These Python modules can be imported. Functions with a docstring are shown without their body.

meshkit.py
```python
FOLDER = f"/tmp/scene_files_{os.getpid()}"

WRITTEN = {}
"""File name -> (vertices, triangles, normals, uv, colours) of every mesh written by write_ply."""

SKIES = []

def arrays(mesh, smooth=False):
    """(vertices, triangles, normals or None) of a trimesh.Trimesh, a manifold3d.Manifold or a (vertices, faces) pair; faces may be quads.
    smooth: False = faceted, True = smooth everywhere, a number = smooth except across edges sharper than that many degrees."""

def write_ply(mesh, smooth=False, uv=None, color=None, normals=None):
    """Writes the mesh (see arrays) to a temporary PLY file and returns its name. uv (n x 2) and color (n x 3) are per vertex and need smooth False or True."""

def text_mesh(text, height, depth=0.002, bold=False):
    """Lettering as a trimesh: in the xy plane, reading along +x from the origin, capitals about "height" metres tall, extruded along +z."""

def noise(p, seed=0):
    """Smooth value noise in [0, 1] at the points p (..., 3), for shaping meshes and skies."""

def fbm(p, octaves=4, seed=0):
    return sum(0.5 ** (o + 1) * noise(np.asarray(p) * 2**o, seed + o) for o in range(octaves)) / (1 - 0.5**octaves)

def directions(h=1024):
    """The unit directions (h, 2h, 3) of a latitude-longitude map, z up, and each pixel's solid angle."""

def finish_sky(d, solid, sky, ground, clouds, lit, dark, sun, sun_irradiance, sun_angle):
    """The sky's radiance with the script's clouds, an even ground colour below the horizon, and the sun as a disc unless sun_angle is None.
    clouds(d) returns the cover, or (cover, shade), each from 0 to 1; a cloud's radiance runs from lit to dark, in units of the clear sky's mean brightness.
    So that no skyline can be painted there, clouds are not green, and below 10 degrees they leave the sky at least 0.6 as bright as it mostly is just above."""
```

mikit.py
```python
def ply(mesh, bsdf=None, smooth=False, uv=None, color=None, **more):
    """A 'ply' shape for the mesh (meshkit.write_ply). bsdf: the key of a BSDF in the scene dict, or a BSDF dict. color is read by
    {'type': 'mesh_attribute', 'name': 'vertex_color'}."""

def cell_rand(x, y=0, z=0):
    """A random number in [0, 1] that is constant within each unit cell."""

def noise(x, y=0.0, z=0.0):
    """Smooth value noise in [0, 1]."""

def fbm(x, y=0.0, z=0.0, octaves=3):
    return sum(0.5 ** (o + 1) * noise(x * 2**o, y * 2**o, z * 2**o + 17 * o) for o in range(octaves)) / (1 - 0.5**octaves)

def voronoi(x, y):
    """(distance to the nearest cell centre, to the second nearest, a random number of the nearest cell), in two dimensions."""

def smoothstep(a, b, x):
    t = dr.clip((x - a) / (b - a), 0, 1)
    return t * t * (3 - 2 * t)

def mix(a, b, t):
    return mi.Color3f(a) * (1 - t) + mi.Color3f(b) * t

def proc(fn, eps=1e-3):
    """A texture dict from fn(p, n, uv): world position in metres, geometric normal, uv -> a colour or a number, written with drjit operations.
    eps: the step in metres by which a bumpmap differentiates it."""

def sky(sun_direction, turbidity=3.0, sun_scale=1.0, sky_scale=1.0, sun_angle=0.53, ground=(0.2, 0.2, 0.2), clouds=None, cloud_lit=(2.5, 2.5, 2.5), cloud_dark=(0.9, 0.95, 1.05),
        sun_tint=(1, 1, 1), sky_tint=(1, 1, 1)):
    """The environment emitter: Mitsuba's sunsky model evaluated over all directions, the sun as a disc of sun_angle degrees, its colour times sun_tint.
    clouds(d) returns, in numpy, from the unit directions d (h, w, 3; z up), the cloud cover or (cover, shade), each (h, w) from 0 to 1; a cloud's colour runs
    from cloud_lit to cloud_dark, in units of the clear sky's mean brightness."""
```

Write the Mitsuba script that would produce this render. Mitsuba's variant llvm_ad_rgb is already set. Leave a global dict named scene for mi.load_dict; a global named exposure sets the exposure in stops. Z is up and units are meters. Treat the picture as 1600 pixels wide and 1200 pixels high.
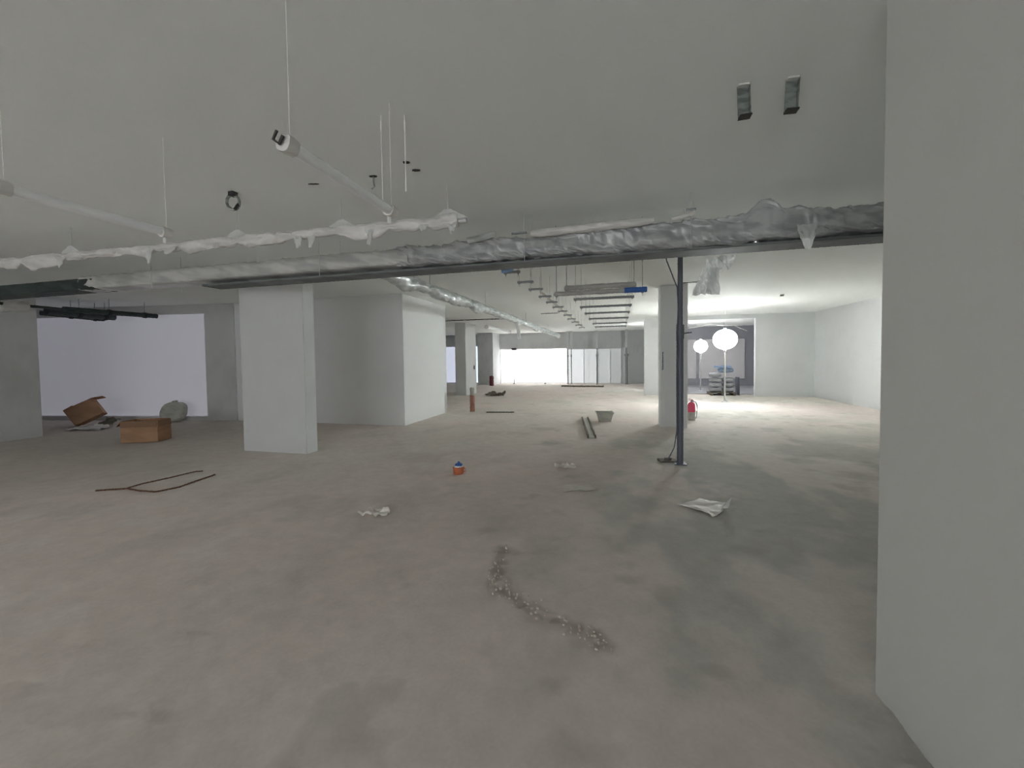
import math
import random
import numpy as np
import trimesh
import drjit as dr
import mitsuba as mi
import mikit
import meshkit
from mikit import proc, noise, fbm, voronoi, smoothstep, mix

rng = np.random.default_rng(7)
random.seed(7)
T = mi.ScalarTransform4f
scene, labels = {}, {}

# ------------------------------------------------------------------ camera, light, exposure
exposure = 0.27
FOCAL = 640.0                                   # in pixels of the 1600 x 1200 frame
EYE = np.array([0.0, 0.0, 1.6])
yaw, pitch, roll = math.atan2(166, FOCAL), math.radians(1.95), 0.0134
_r0 = np.array([math.cos(yaw), math.sin(yaw), 0.0])
_f = np.array([-math.sin(yaw), math.cos(yaw), 0.0]) * math.cos(pitch) - np.array([0, 0, 1.0]) * math.sin(pitch)
_u0 = np.cross(_r0, _f)
_up = _u0 * math.cos(roll) + _r0 * math.sin(roll)
scene['camera'] = {
    'type': 'perspective', 'fov_axis': 'x', 'fov': 2 * math.degrees(math.atan(800 / FOCAL)),
    'principal_point_offset_y': 18.0 / 1200.0, 'near_clip': 0.05, 'far_clip': 200.0,
    'to_world': T().look_at(origin=EYE.tolist(), target=(EYE + _f).tolist(), up=_up.tolist())}
L_LAMP, L_LAMP2, L_LAMP3 = 150.0, 62.0, 62.0                     # the two work lamps
L_BACK_ADDED = (1.2, 2.5, 5.0, 7.4)                                    # unseen windows behind the camera, added to brighten the near hall
L_FAR_BRIGHT = 2.6             # the far windows
L_LEFT = 0.13                                   # sheeted window on the left
LAMP_TINT, DAY = np.array([0.93, 1.0, 0.985]), np.array([0.965, 1.0, 1.04])

H = 3.2                                         # ceiling height


# ------------------------------------------------------------------ materials
def rgb(c):
    return {'type': 'rgb', 'value': [float(x) for x in np.broadcast_to(c, 3)]}


def lin(*c):
    c = np.array(c, float) / 255
    return np.where(c < 0.04045, c / 12.92, ((c + 0.055) / 1.055) ** 2.4)


def mat(name, base, rough=0.6, metallic=0.0, spec=0.4, bump=None, bump_scale=0.01, **kw):
    d = {'type': 'principled', 'base_color': proc(base) if callable(base) else rgb(base), 'roughness': rough, 'metallic': metallic, 'specular': spec, **kw}
    if bump is not None:
        d = {'type': 'bumpmap', 'arbitrary': proc(bump, eps=4e-3), 'scale': bump_scale, 'bsdf': d}
    scene[name] = {'type': 'twosided', 'bsdf': d}


def paint(base, dirt, amount):
    def fn(p, n, uv):
        a = fbm(p.x * 0.9, p.y * 0.9, p.z * 0.9 + 3, octaves=3)
        b = fbm(p.x * 7, p.y * 7, p.z * 2.5, octaves=3)
        t = smoothstep(0.45, 0.8, 0.65 * a + 0.35 * b) * amount
        low = smoothstep(0.35, 0.0, p.z + 0.25 * (b - 0.5)) * 0.35       # splashes along the skirting
        return mix(base, dirt, dr.clip(t + low, 0, 1))
    return fn


EDGE = [(-0.95, 3.25), (-0.86, 2.80), (-0.76, 2.66), (-0.55, 2.52), (-0.40, 2.47), (-0.24, 2.40), (-0.05, 2.28)]
SCUFFS = [(0.06, 3.01, 0.10), (1.08, 3.70, 0.12), (-0.86, 3.23, 0.09), (-1.63, 9.1, 0.30), (-1.24, 7.6, 0.20), (2.65, 7.0, 0.25), (3.1, 6.25, 0.30), (0.48, 2.21, 0.08), (-2.02, 1.34, 0.05), (-1.19, 3.57, 0.10), (1.76, 6.46, 0.22)]


def floor_colour(p, n, uv):
    big = fbm(p.x * 0.42 + 5, p.y * 0.42 + 9, 1.0, octaves=4)
    mid = fbm(p.x * 1.7, p.y * 1.3, 4.0, octaves=4)
    fine = fbm(p.x * 11, p.y * 11, 2.0, octaves=3)
    grit = noise(p.x * 70, p.y * 70)
    c = mix([0.63, 0.55, 0.515], [0.605, 0.56, 0.515], smoothstep(0.30, 0.70, big))
    c = mix(c, [0.47, 0.44, 0.40], smoothstep(0.50, 0.80, mid) * 0.5)
    c = mix(c, [0.66, 0.63, 0.59], smoothstep(0.55, 0.85, fbm(p.x * 2.3 + 31, p.y * 2.3, 8.0, octaves=4)) * 0.4)
    # darker, greyer, mottled floor towards the right-hand wall
    right = smoothstep(-1.6, 1.0, p.x + 1.2 * (mid - 0.5)) * smoothstep(11.0, 6.5, p.y + 2.0 * (big - 0.5))
    c = mix(c, [0.42, 0.405, 0.375], right * (0.35 + 0.65 * smoothstep(0.35, 0.62, mid)))
    left = smoothstep(-5.0, -9.5, p.x + 2.0 * (mid - 0.5)) * smoothstep(2.4, 5.2, p.y)
    c = mix(c, [0.42, 0.385, 0.35], left * 0.8)
    spots = smoothstep(0.66, 0.84, fbm(p.x * 3.1 + 8, p.y * 3.1 + 2, 5.0, octaves=3)) * smoothstep(-3.0, -0.5, p.x)
    c = mix(c, [0.36, 0.335, 0.30], spots * 0.45)
    wob = 0.10 * (fbm(p.x * 9, p.y * 9, 6.0, octaves=3) - 0.5)
    near = mi.Float(9)
    for (ax, ay), (bx_, by_) in zip(EDGE[:-1], EDGE[1:]):
        dx, dy = bx_ - ax, by_ - ay
        t_ = dr.clip(((p.x - ax) * dx + (p.y - ay) * dy) / (dx * dx + dy * dy), 0, 1)
        near = dr.minimum(near, dr.sqrt(dr.square(p.x - ax - t_ * dx) + dr.square(p.y - ay - t_ * dy)))
    c = mix(c, [0.27, 0.24, 0.205], smoothstep(0.075, 0.0, near + wob) * 0.45 * smoothstep(0.35, 0.55, noise(p.x * 16, p.y * 16, 3.0) + 0.15))
    scuff = mi.Float(0)
    for sx_, sy_, sr_ in SCUFFS:
        q_ = dr.sqrt(dr.square((p.x - sx_) / (1.6 * sr_)) + dr.square((p.y - sy_) / sr_))
        scuff = dr.maximum(scuff, smoothstep(1.0, 0.2, q_ + 6 * wob))
    c = mix(c, [0.34, 0.315, 0.28], scuff * 0.4)
    return c * (0.90 + 0.14 * fine + 0.06 * grit)


def floor_bump(p, n, uv):
    return fbm(p.x * 9, p.y * 9, 0.0, octaves=4)


mat('m_wall', paint([0.80, 0.82, 0.83], [0.70, 0.705, 0.70], 0.3), rough=0.75, spec=0.25)
mat('m_column', paint([0.70, 0.71, 0.715], [0.62, 0.62, 0.615], 0.35), rough=0.75, spec=0.25)
mat('m_core', paint([0.88, 0.89, 0.895], [0.80, 0.80, 0.79], 0.3), rough=0.75, spec=0.25)
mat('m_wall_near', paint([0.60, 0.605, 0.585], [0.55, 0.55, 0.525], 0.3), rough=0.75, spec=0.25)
mat('m_wall_dim', paint([0.66, 0.665, 0.66], [0.52, 0.52, 0.51], 0.6), rough=0.85, spec=0.2)
mat('m_ceiling', paint([0.76, 0.785, 0.765], [0.71, 0.735, 0.715], 0.3), rough=0.85, spec=0.2)
mat('m_beam', paint([0.56, 0.57, 0.575], [0.46, 0.47, 0.475], 0.8), rough=0.85, spec=0.2)
mat('m_floor', floor_colour, rough=0.85, spec=0.2, bump=floor_bump, bump_scale=0.012)
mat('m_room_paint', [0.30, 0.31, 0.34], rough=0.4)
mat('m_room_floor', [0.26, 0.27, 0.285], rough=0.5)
mat('m_room_panel', [0.66, 0.65, 0.66], rough=0.7)
mat('m_sheet', [0.60, 0.60, 0.64], rough=0.8)
mat('m_pane', [0.6, 0.62, 0.63], rough=0.5)


def film(a, b, k):
    def fn(p, n, uv):
        t = fbm(p.x * 5 * k + p.z * 6, p.y * 5 * k, p.z * 9 * k, octaves=3)
        return mix(a, b, smoothstep(0.35, 0.7, t))
    return fn


mat('m_film_white', film([0.70, 0.685, 0.66], [0.56, 0.55, 0.53], 1.0), rough=0.45, spec=0.5)
mat('m_film_duct', film([0.56, 0.56, 0.54], [0.40, 0.41, 0.40], 0.7), rough=0.32, spec=0.6)
mat('m_film_grey', film([0.43, 0.44, 0.44], [0.29, 0.30, 0.31], 1.6), rough=0.3, spec=0.7)
mat('m_film_pale', film([0.62, 0.65, 0.65], [0.45, 0.48, 0.48], 1.3), rough=0.25, spec=0.7)
scene['m_film_thin'] = {'type': 'principledthin', 'base_color': rgb([0.80, 0.81, 0.80]), 'roughness': 0.35, 'diff_trans': 0.9, 'spec_trans': 0.0}
scene['m_film_blue'] = {'type': 'principledthin', 'base_color': rgb([0.30, 0.42, 0.60]), 'roughness': 0.35, 'diff_trans': 0.7, 'spec_trans': 0.0}
mat('m_duct_green', film([0.045, 0.065, 0.060], [0.025, 0.036, 0.034], 1.0), rough=0.5)
mat('m_tube_white', film([0.92, 0.93, 0.94], [0.84, 0.86, 0.88], 0.6), rough=0.35, spec=0.5)
mat('m_underside_shade', film([0.17, 0.185, 0.185], [0.12, 0.135, 0.135], 1.0), rough=0.6)  # dark tone stands in for the shade beneath the duct
mat('m_paper', film([0.86, 0.82, 0.78], [0.74, 0.70, 0.66], 3.0), rough=0.6)
mat('m_steel_dark', [0.125, 0.135, 0.165], rough=0.5, metallic=0.2)
mat('m_rod', [0.26, 0.275, 0.285], rough=0.5, metallic=0.4)
mat('m_rod_pale', [0.55, 0.56, 0.55], rough=0.5, metallic=0.2)
mat('m_galv', film([0.30, 0.33, 0.31], [0.16, 0.18, 0.17], 4.0), rough=0.4, metallic=0.5)
mat('m_black', [0.03, 0.03, 0.028], rough=0.6)
mat('m_card', film([0.44, 0.265, 0.165], [0.37, 0.22, 0.135], 0.8), rough=0.8, spec=0.2)
mat('m_card_dark', [0.27, 0.165, 0.105], rough=0.8, spec=0.2)
mat('m_rust', [0.13, 0.072, 0.05], rough=0.8, spec=0.2)
mat('m_orange', [0.52, 0.16, 0.075], rough=0.5)
mat('m_blue', [0.035, 0.11, 0.36], rough=0.5)
mat('m_red', [0.62, 0.07, 0.14], rough=0.35)
mat('m_maroon', [0.13, 0.035, 0.04], rough=0.5)
mat('m_terracotta', film([0.34, 0.16, 0.12], [0.26, 0.12, 0.09], 1.0), rough=0.7)
mat('m_dust', film([0.42, 0.41, 0.38], [0.34, 0.33, 0.31], 2.0), rough=0.8)
mat('m_white_plastic', [0.78, 0.78, 0.76], rough=0.4)
mat('m_trough', film([0.50, 0.50, 0.45], [0.42, 0.42, 0.38], 1.5), rough=0.7)
mat('m_board', film([0.62, 0.62, 0.58], [0.54, 0.54, 0.50], 2.0), rough=0.7)
mat('m_wood_dark', film([0.16, 0.14, 0.115], [0.11, 0.10, 0.08], 1.5), rough=0.8)
mat('m_scrap', film([0.66, 0.62, 0.58], [0.58, 0.54, 0.50], 2.0), rough=0.6)
mat('m_sack', film([0.42, 0.43, 0.45], [0.28, 0.29, 0.31], 2.5), rough=0.7)
mat('m_sack_blue', film([0.30, 0.38, 0.48], [0.20, 0.26, 0.34], 2.5), rough=0.6)
mat('m_rubble', film([0.58, 0.52, 0.47], [0.44, 0.39, 0.35], 6.0), rough=0.9, spec=0.15)


# ------------------------------------------------------------------ entries
def free(key):
    if key not in scene and key not in labels and not any(k.startswith(key + '__') for k in scene):
        return key
    for i in range(1, 1000):
        k = f'{key}_{i:03d}'
        if k not in scene and k not in labels and not any(q.startswith(k + '__') for q in scene):
            return k


def obj(name, mesh, m, parent=None, smooth=False, **more):
    key = free((parent + '__' if parent else '') + name)
    scene[key] = mikit.ply(mesh, m, smooth, **more)
    return key


def tag(key, label, cat=None, group=None, kind=None):
    labels[key] = {k: v for k, v in dict(label=label, category=cat, group=group, kind=kind).items() if v}
    return key


def thing(name, label, cat, group=None):
    return tag(free(name), label, cat, group)


def struct(name, mesh, m, label, **kw):
    key = obj(name, mesh, m, **kw)
    labels[key] = {'label': label, 'kind': 'structure', 'category': name.split('_')[0]}
    return key


cat_ = trimesh.util.concatenate


def box(x0, x1, y0, y1, z0, z1, bevel=0.0):
    if bevel:
        pts = []
        for x, sx in ((x0, 1), (x1, -1)):
            for y, sy in ((y0, 1), (y1, -1)):
                for z, sz in ((z0, 1), (z1, -1)):
                    b = bevel
                    pts += [(x + sx * b, y + sy * b, z), (x + sx * b, y, z + sz * b), (x, y + sy * b, z + sz * b)]
        return trimesh.convex.convex_hull(np.array(pts))
    m = trimesh.creation.box((x1 - x0, y1 - y0, z1 - z0))
    m.apply_translation(((x0 + x1) / 2, (y0 + y1) / 2, (z0 + z1) / 2))
    return m


def move(m, loc=(0, 0, 0), rz=0.0, rx=0.0, ry=0.0):
    m = m.copy()
    M = trimesh.transformations.euler_matrix(rx, ry, rz, 'sxyz')
    M[:3, 3] = loc
    m.apply_transform(M)
    return m


def rod(a, b, r, n=8):
    return trimesh.creation.cylinder(radius=r, segment=[a, b], sections=n)


def lathe(profile, loc=(0, 0, 0), n=24):
    m = trimesh.creation.revolve(np.array(profile, float), sections=n)
    m.apply_translation(loc)
    return m


def grid_faces(nu, nv, wrap=False):
    f = []
    for i in range(nu - 1):
        for j in range(nv if wrap else nv - 1):
            a, b = i * nv + j, i * nv + (j + 1) % nv
            f.append((a, b, b + nv, a + nv))
    return np.array(f)


def quads(v, f):
    f = np.asarray(f)
    return trimesh.Trimesh(v, np.vstack([f[:, [0, 1, 2]], f[:, [0, 2, 3]]]), process=False)


def tube(pts, radius, n=8, cap=True):
    """A round tube along a polyline; radius a number or one per point."""
    p = np.array(pts, float)
    r = np.broadcast_to(radius, len(p))
    t = np.gradient(p, axis=0)
    t /= np.linalg.norm(t, axis=1, keepdims=True)
    ref = np.array([0, 0, 1.0]) if abs(t[:, 2]).mean() < 0.8 else np.array([1.0, 0, 0])
    v = []
    for q, d, k in zip(p, t, r):
        s = np.cross(d, ref)
        s /= np.linalg.norm(s)
        w = np.cross(s, d)
        a = np.arange(n) / n * 2 * np.pi
        v.append(q + k * (np.cos(a)[:, None] * s + np.sin(a)[:, None] * w))
    v = np.vstack(v)
    m = quads(v, grid_faces(len(p), n, True))
    if cap:
        e = [(0, j, (j + 1) % n) for j in range(1, n - 1)]
        o = (len(p) - 1) * n
        e += [(o, o + (j + 1) % n, o + j) for j in range(1, n - 1)]
        m = trimesh.Trimesh(v, np.vstack([m.faces, e]), process=False)
    m.fix_normals()
    return m


def wrapped(a, b, r, seed, ties=(), sag=0.0, crumple=0.3, step=0.035, n=18, sagfn=None):
    """Film wound loosely round a straight pipe from a to b: creased, sagging between its ties."""
    a, b = np.array(a, float), np.array(b, float)
    L = np.linalg.norm(b - a)
    d = (b - a) / L
    s = np.cross(d, [0, 0, 1.0]); s /= np.linalg.norm(s)
    w = np.cross(s, d)
    m = max(8, int(L / step))
    u = np.linspace(0, L, m)
    ang = np.arange(n) / n * 2 * np.pi
    U, A = np.meshgrid(u, ang, indexing='ij')
    twist = A + U * 0.9
    q = np.stack([U * 7.0, np.cos(twist) * 2.2 + seed * 3.1, np.sin(twist) * 2.2], -1)
    q2 = np.stack([U * 30.0 + A * 2.0, np.cos(A) * 4 + seed, np.sin(A) * 4], -1)
    R = r * (1 + crumple * (meshkit.fbm(q, 3, seed) - 0.5) * 2 + 0.8 * crumple * (meshkit.noise(q2, seed + 5) - 0.5))
    pinch = np.ones(m)
    for t in ties:
        pinch = np.minimum(pinch, 0.62 + 0.38 * np.clip(np.abs(u - t) / 0.13, 0, 1) ** 0.7)
    loose = meshkit.fbm(np.stack([u * 1.6, u * 0 + seed, u * 0], -1), 3, seed + 9)
    droop = sag * np.clip((loose - 0.38) * 3.0, 0, 1.6) * ((pinch - 0.62) / 0.38)
    R = R * pinch[:, None]
    down = np.clip(-np.sin(A), 0, 1) ** 1.5 * droop[:, None]
    P = a + U[..., None] * d + (R * np.cos(A))[..., None] * s + (R * np.sin(A) - down)[..., None] * w
    v = P.reshape(-1, 3)
    f = grid_faces(m, n, True)
    mesh = quads(v, f)
    o = (m - 1) * n
    e = [(0, j, j + 1) for j in range(1, n - 1)] + [(o, o + j + 1, o + j) for j in range(1, n - 1)]
    mesh = trimesh.Trimesh(v, np.vstack([mesh.faces, e]), process=False)
    mesh.fix_normals()
    return mesh


def sheet(c00, c10, c11, c01, n, amp, seed, freq=3.0, zmin=None, ragged=0.08):
    """A thin crumpled sheet spanned between four corners."""
    c = [np.array(x, float) for x in (c00, c10, c11, c01)]
    u, v = np.meshgrid(np.linspace(0, 1, n), np.linspace(0, 1, n), indexing='ij')
    q = np.stack([u * freq, v * freq, np.full_like(u, seed * 1.7)], -1)
    uu = u + ragged * (meshkit.noise(q * 1.7 + 11, seed) - 0.5)
    vv = v + ragged * (meshkit.noise(q * 1.7 + 29, seed) - 0.5)
    P = (c[0] * ((1 - uu) * (1 - vv))[..., None] + c[1] * (uu * (1 - vv))[..., None] + c[2] * (uu * vv)[..., None] + c[3] * ((1 - uu) * vv)[..., None])
    nn = np.cross(c[1] - c[0], c[3] - c[0]); nn /= np.linalg.norm(nn)
    h = np.abs(meshkit.fbm(q * 1.3, 3, seed) - 0.5) * 2 + 0.35 * (meshkit.noise(q * 4, seed + 2) - 0.5)
    P = P + (h * amp)[..., None] * nn
    if zmin is not None:
        P[..., 2] = np.maximum(P[..., 2] - P[..., 2].min() + zmin, zmin)
    return quads(P.reshape(-1, 3), grid_faces(n, n))


# ------------------------------------------------------------------ the setting
# floor: a levelled screed with a scraped, broken patch in the foreground
xs = np.unique(np.concatenate([np.linspace(-19, -7, 60), np.linspace(-7, 1.6, 260), np.linspace(1.6, 8, 60)]))
ys = np.unique(np.concatenate([np.linspace(-8.2, 0.4, 30), np.linspace(0.4, 9, 250), np.linspace(9, 27, 90)]))
X, Y = np.meshgrid(xs, ys, indexing='ij')
Z = (meshkit.fbm(np.stack([X * 0.8, Y * 0.8, X * 0], -1), 4, 3) - 0.5) * 0.010
edge = np.array([(-0.95, 3.25), (-0.86, 2.80), (-0.76, 2.66), (-0.55, 2.52), (-0.40, 2.47), (-0.24, 2.40), (-0.05, 2.28)])
edge2 = np.array([(-0.80, 3.35), (-0.55, 3.12), (-0.62, 3.45), (-0.32, 3.62), (0.05, 3.65)])


def dist(poly):
    best = np.full(X.shape, 9.0)
    for a, b in zip(poly[:-1], poly[1:]):
        d = b - a
        t = np.clip(((X - a[0]) * d[0] + (Y - a[1]) * d[1]) / (d @ d), 0, 1)
        best = np.minimum(best, np.hypot(X - a[0] - t * d[0], Y - a[1] - t * d[1]))
    return best


rough = meshkit.fbm(np.stack([X * 12, Y * 12, X * 0], -1), 4, 8) - 0.5
d1, d2 = dist(edge), dist(edge2)
Z += np.exp(-(d1 / 0.07) ** 2) * (rough * 0.080 - 0.006) + np.exp(-(d2 / 0.07) ** 2) * rough * 0.05
zone = np.clip(1 - np.maximum(d1, d2) / 0.9, 0, 1)
Z += zone * rough * 0.012
rightzone = np.clip((X + 0.6) / 0.8, 0, 1) * np.clip((7.0 - Y) / 2, 0, 1)
Z += rightzone * rough * 0.016
Z += np.exp(-((X - 1.1) / 0.10) ** 2) * np.clip((2.4 - Y) / 0.3, 0, 1) * (rough * 0.06 + 0.008)
Z = np.minimum(Z, 0.02)
struct('floor', quads(np.stack([X, Y, Z], -1).reshape(-1, 3), grid_faces(len(xs), len(ys))), 'm_floor', 'bare dusty concrete screed floor of the hall', smooth=True)
obj('mortar_rubble', cat_([move(trimesh.creation.icosphere(subdivisions=1, radius=1.0).apply_scale(rng.uniform(0.003, 0.010, 3)), (p[0], p[1], 0.006))
                           for k in range(110) for i in [rng.integers(0, len(edge) - 1)] for p in [edge[i] + (edge[i + 1] - edge[i]) * rng.random() + rng.normal(0, 0.045, 2)]]),
    'm_rubble')
tag('mortar_rubble', 'crumbs of broken mortar along the scraped edge in the floor', 'rubble', kind='stuff')

struct('ceiling', box(-19, 8, -8.2, 27, H, H + 0.2), 'm_ceiling', 'smooth painted concrete ceiling')

# near wall on the right, back wall behind the camera, the left walls
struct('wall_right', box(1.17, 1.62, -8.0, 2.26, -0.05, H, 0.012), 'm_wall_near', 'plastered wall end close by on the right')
struct('wall_left', cat_([box(-12.85, -12.5, -8.0, 6.2, -0.05, H)]), 'm_wall_dim', 'plain grey wall at the far left')
struct('wall_passage', box(1.62, 7.2, 0.6, 0.85, -0.05, H), 'm_wall', 'wall closing the passage behind the near right wall')
struct('wall_side', box(7.15, 7.4, 0.85, 17.9, -0.05, H), 'm_wall', 'white side wall running back on the right')

# back wall with four unseen windows added to light the near half of the hall
added_wins = [(-11.9, -9.3), (-8.7, -6.1), (-5.5, -2.9), (-2.3, 0.3)]
parts, x = [], -12.5
for a, b in added_wins:
    parts += [box(x, a, -8.1, -7.9, 0, H), box(a, b, -8.1, -7.9, 0, 0.5), box(a, b, -8.1, -7.9, 2.5, H)]
    x = b
parts.append(box(x, 1.17, -8.1, -7.9, 0, H))
struct('wall_back', cat_(parts), 'm_wall', 'unseen wall behind the viewer with windows added for light')


def emitter(c):
    return {'type': 'area', 'radiance': rgb(c)}


def frame_mesh(x0, x1, y, z0, z1, w=0.05, d=0.06, mullions=()):
    b = [box(x0, x0 + w, y, y + d, z0, z1), box(x1 - w, x1, y, y + d, z0, z1), box(x0 + w, x1 - w, y, y + d, z0, z0 + w), box(x0 + w, x1 - w, y, y + d, z1 - w, z1)]
    b += [box(m - w / 2, m + w / 2, y, y + d, z0 + w, z1 - w) for m in mullions]
    return cat_(b)


def window(name, label):
    labels[name] = {'label': label, 'kind': 'structure', 'category': 'window'}
    return name


for i, (a, b) in enumerate(added_wins):
    w = window(f'window_{i + 4}', f'unseen frosted window added for light behind the viewer, number {i + 1} from the left')
    obj('frame', frame_mesh(a, b, -7.96, 0.5, 2.5, mullions=((a + b) / 2,)), 'm_white_plastic', w)
    obj('pane', box(a + 0.04, b - 0.04, -8.03, -8.0, 0.54, 2.46), 'm_pane', w, emitter=emitter(L_BACK_ADDED[i] * DAY))

# the sheeted window wall on the left, standing at a slight slant
A, B = np.array([-18.6, 7.715]), np.array([-10.15, 8.907])
ang = math.atan2(*(B - A)[::-1])
SL = np.linalg.norm(B - A)


def slant(x0, x1, y0, y1, z0, z1):
    return move(box(x0, x1, y0, y1, z0, z1), (A[0], A[1], 0), rz=ang)


W0, W1 = 0.5, SL - 0.83                         # the opening along that wall
struct('wall_left_back', cat_([slant(-0.2, W0, 0, 0.3, 0, H), slant(W0, W1, 0, 0.3, 2.955, H), slant(W0, W1, 0, 0.3, -0.05, 0.11), slant(W1, SL + 0.05, 0, 0.3, -0.05, H)]), 'm_wall_dim', 'grey wall around the sheeted opening at the left')
struct('wall_left_end', box(-19, -18.7, 5.9, 8.2, -0.05, H), 'm_wall_dim', 'wall closing the bay past the left wall')
struct('wall_left_return', box(-19, -12.85, 5.75, 5.95, -0.05, H), 'm_wall_dim', 'hidden return of the bay past the left wall')
w = window('window_1', 'wide opening at the left closed off with pale lilac sheeting')
obj('sheeting', slant(W0 + 0.02, W1 - 0.02, 0.14, 0.16, 0.11, 2.955), 'm_sheet', w, emitter=emitter(L_LEFT * np.array([1.0, 0.99, 1.12])))
obj('sill', slant(W0, W1, 0.02, 0.28, 0.07, 0.115), 'm_wall', w)

# core block in the middle left
struct('wall_core', box(-10.2, -5.03, 8.95, 11.5, -0.05, H, 0.01), 'm_core', 'white plastered core block between the left column and the far windows')

# far wall with its windows
YF = 25.5
struct('wall_far', cat_([box(-15.2, -11.6, YF, YF + 0.3, -0.05, H), box(-11.6, -8.4, YF, YF + 0.3, 2.48, H), box(-8.4, -7.42, 24.0, YF + 0.3, -0.05, H),
                         box(-7.42, -3.05, YF, YF + 0.3, 2.22, H), box(-3.05, 0.62, YF, YF + 0.3, 2.15, H), box(0.62, 3.0, YF, YF + 0.3, -0.05, H)]), 'm_beam', 'far wall with deep lintels over its windows')
struct('wall_far_left', box(-15.4, -15.2, 8.9, YF + 0.3, -0.05, H), 'm_wall', 'side wall far behind the core block')
w = window('window_2', 'pale blue lit window behind the slim far column')
obj('frame', frame_mesh(-11.6, -8.4, YF + 0.10, 0.0, 2.48, mullions=(-10.0,)), 'm_white_plastic', w)
obj('pane', box(-11.57, -10.02, YF + 0.17, YF + 0.19, 0.03, 2.45), 'm_pane', w, emitter=emitter([0.40, 0.42, 0.52]))
obj('pane', box(-9.98, -8.43, YF + 0.17, YF + 0.19, 0.03, 2.45), 'm_pane', w, emitter=emitter([0.62, 0.70, 0.80]))
w = window('window_3', 'long far window, glaring white at its left and veiled with grey film towards the right')
obj('frame', frame_mesh(-7.42, -3.05, YF + 0.10, 0.0, 2.22, w=0.04), 'm_white_plastic', w)
obj('pane', box(-7.4, -3.07, YF + 0.17, YF + 0.19, 0.02, 2.2), 'm_pane', w, emitter=emitter(L_FAR_BRIGHT * np.ones(3)))
obj('frame', frame_mesh(-3.05, 0.62, YF + 0.10, 0.0, 2.15, w=0.03, mullions=(-2.05, -1.18, -0.45, 0.2)), 'm_wall_dim', w)
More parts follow.
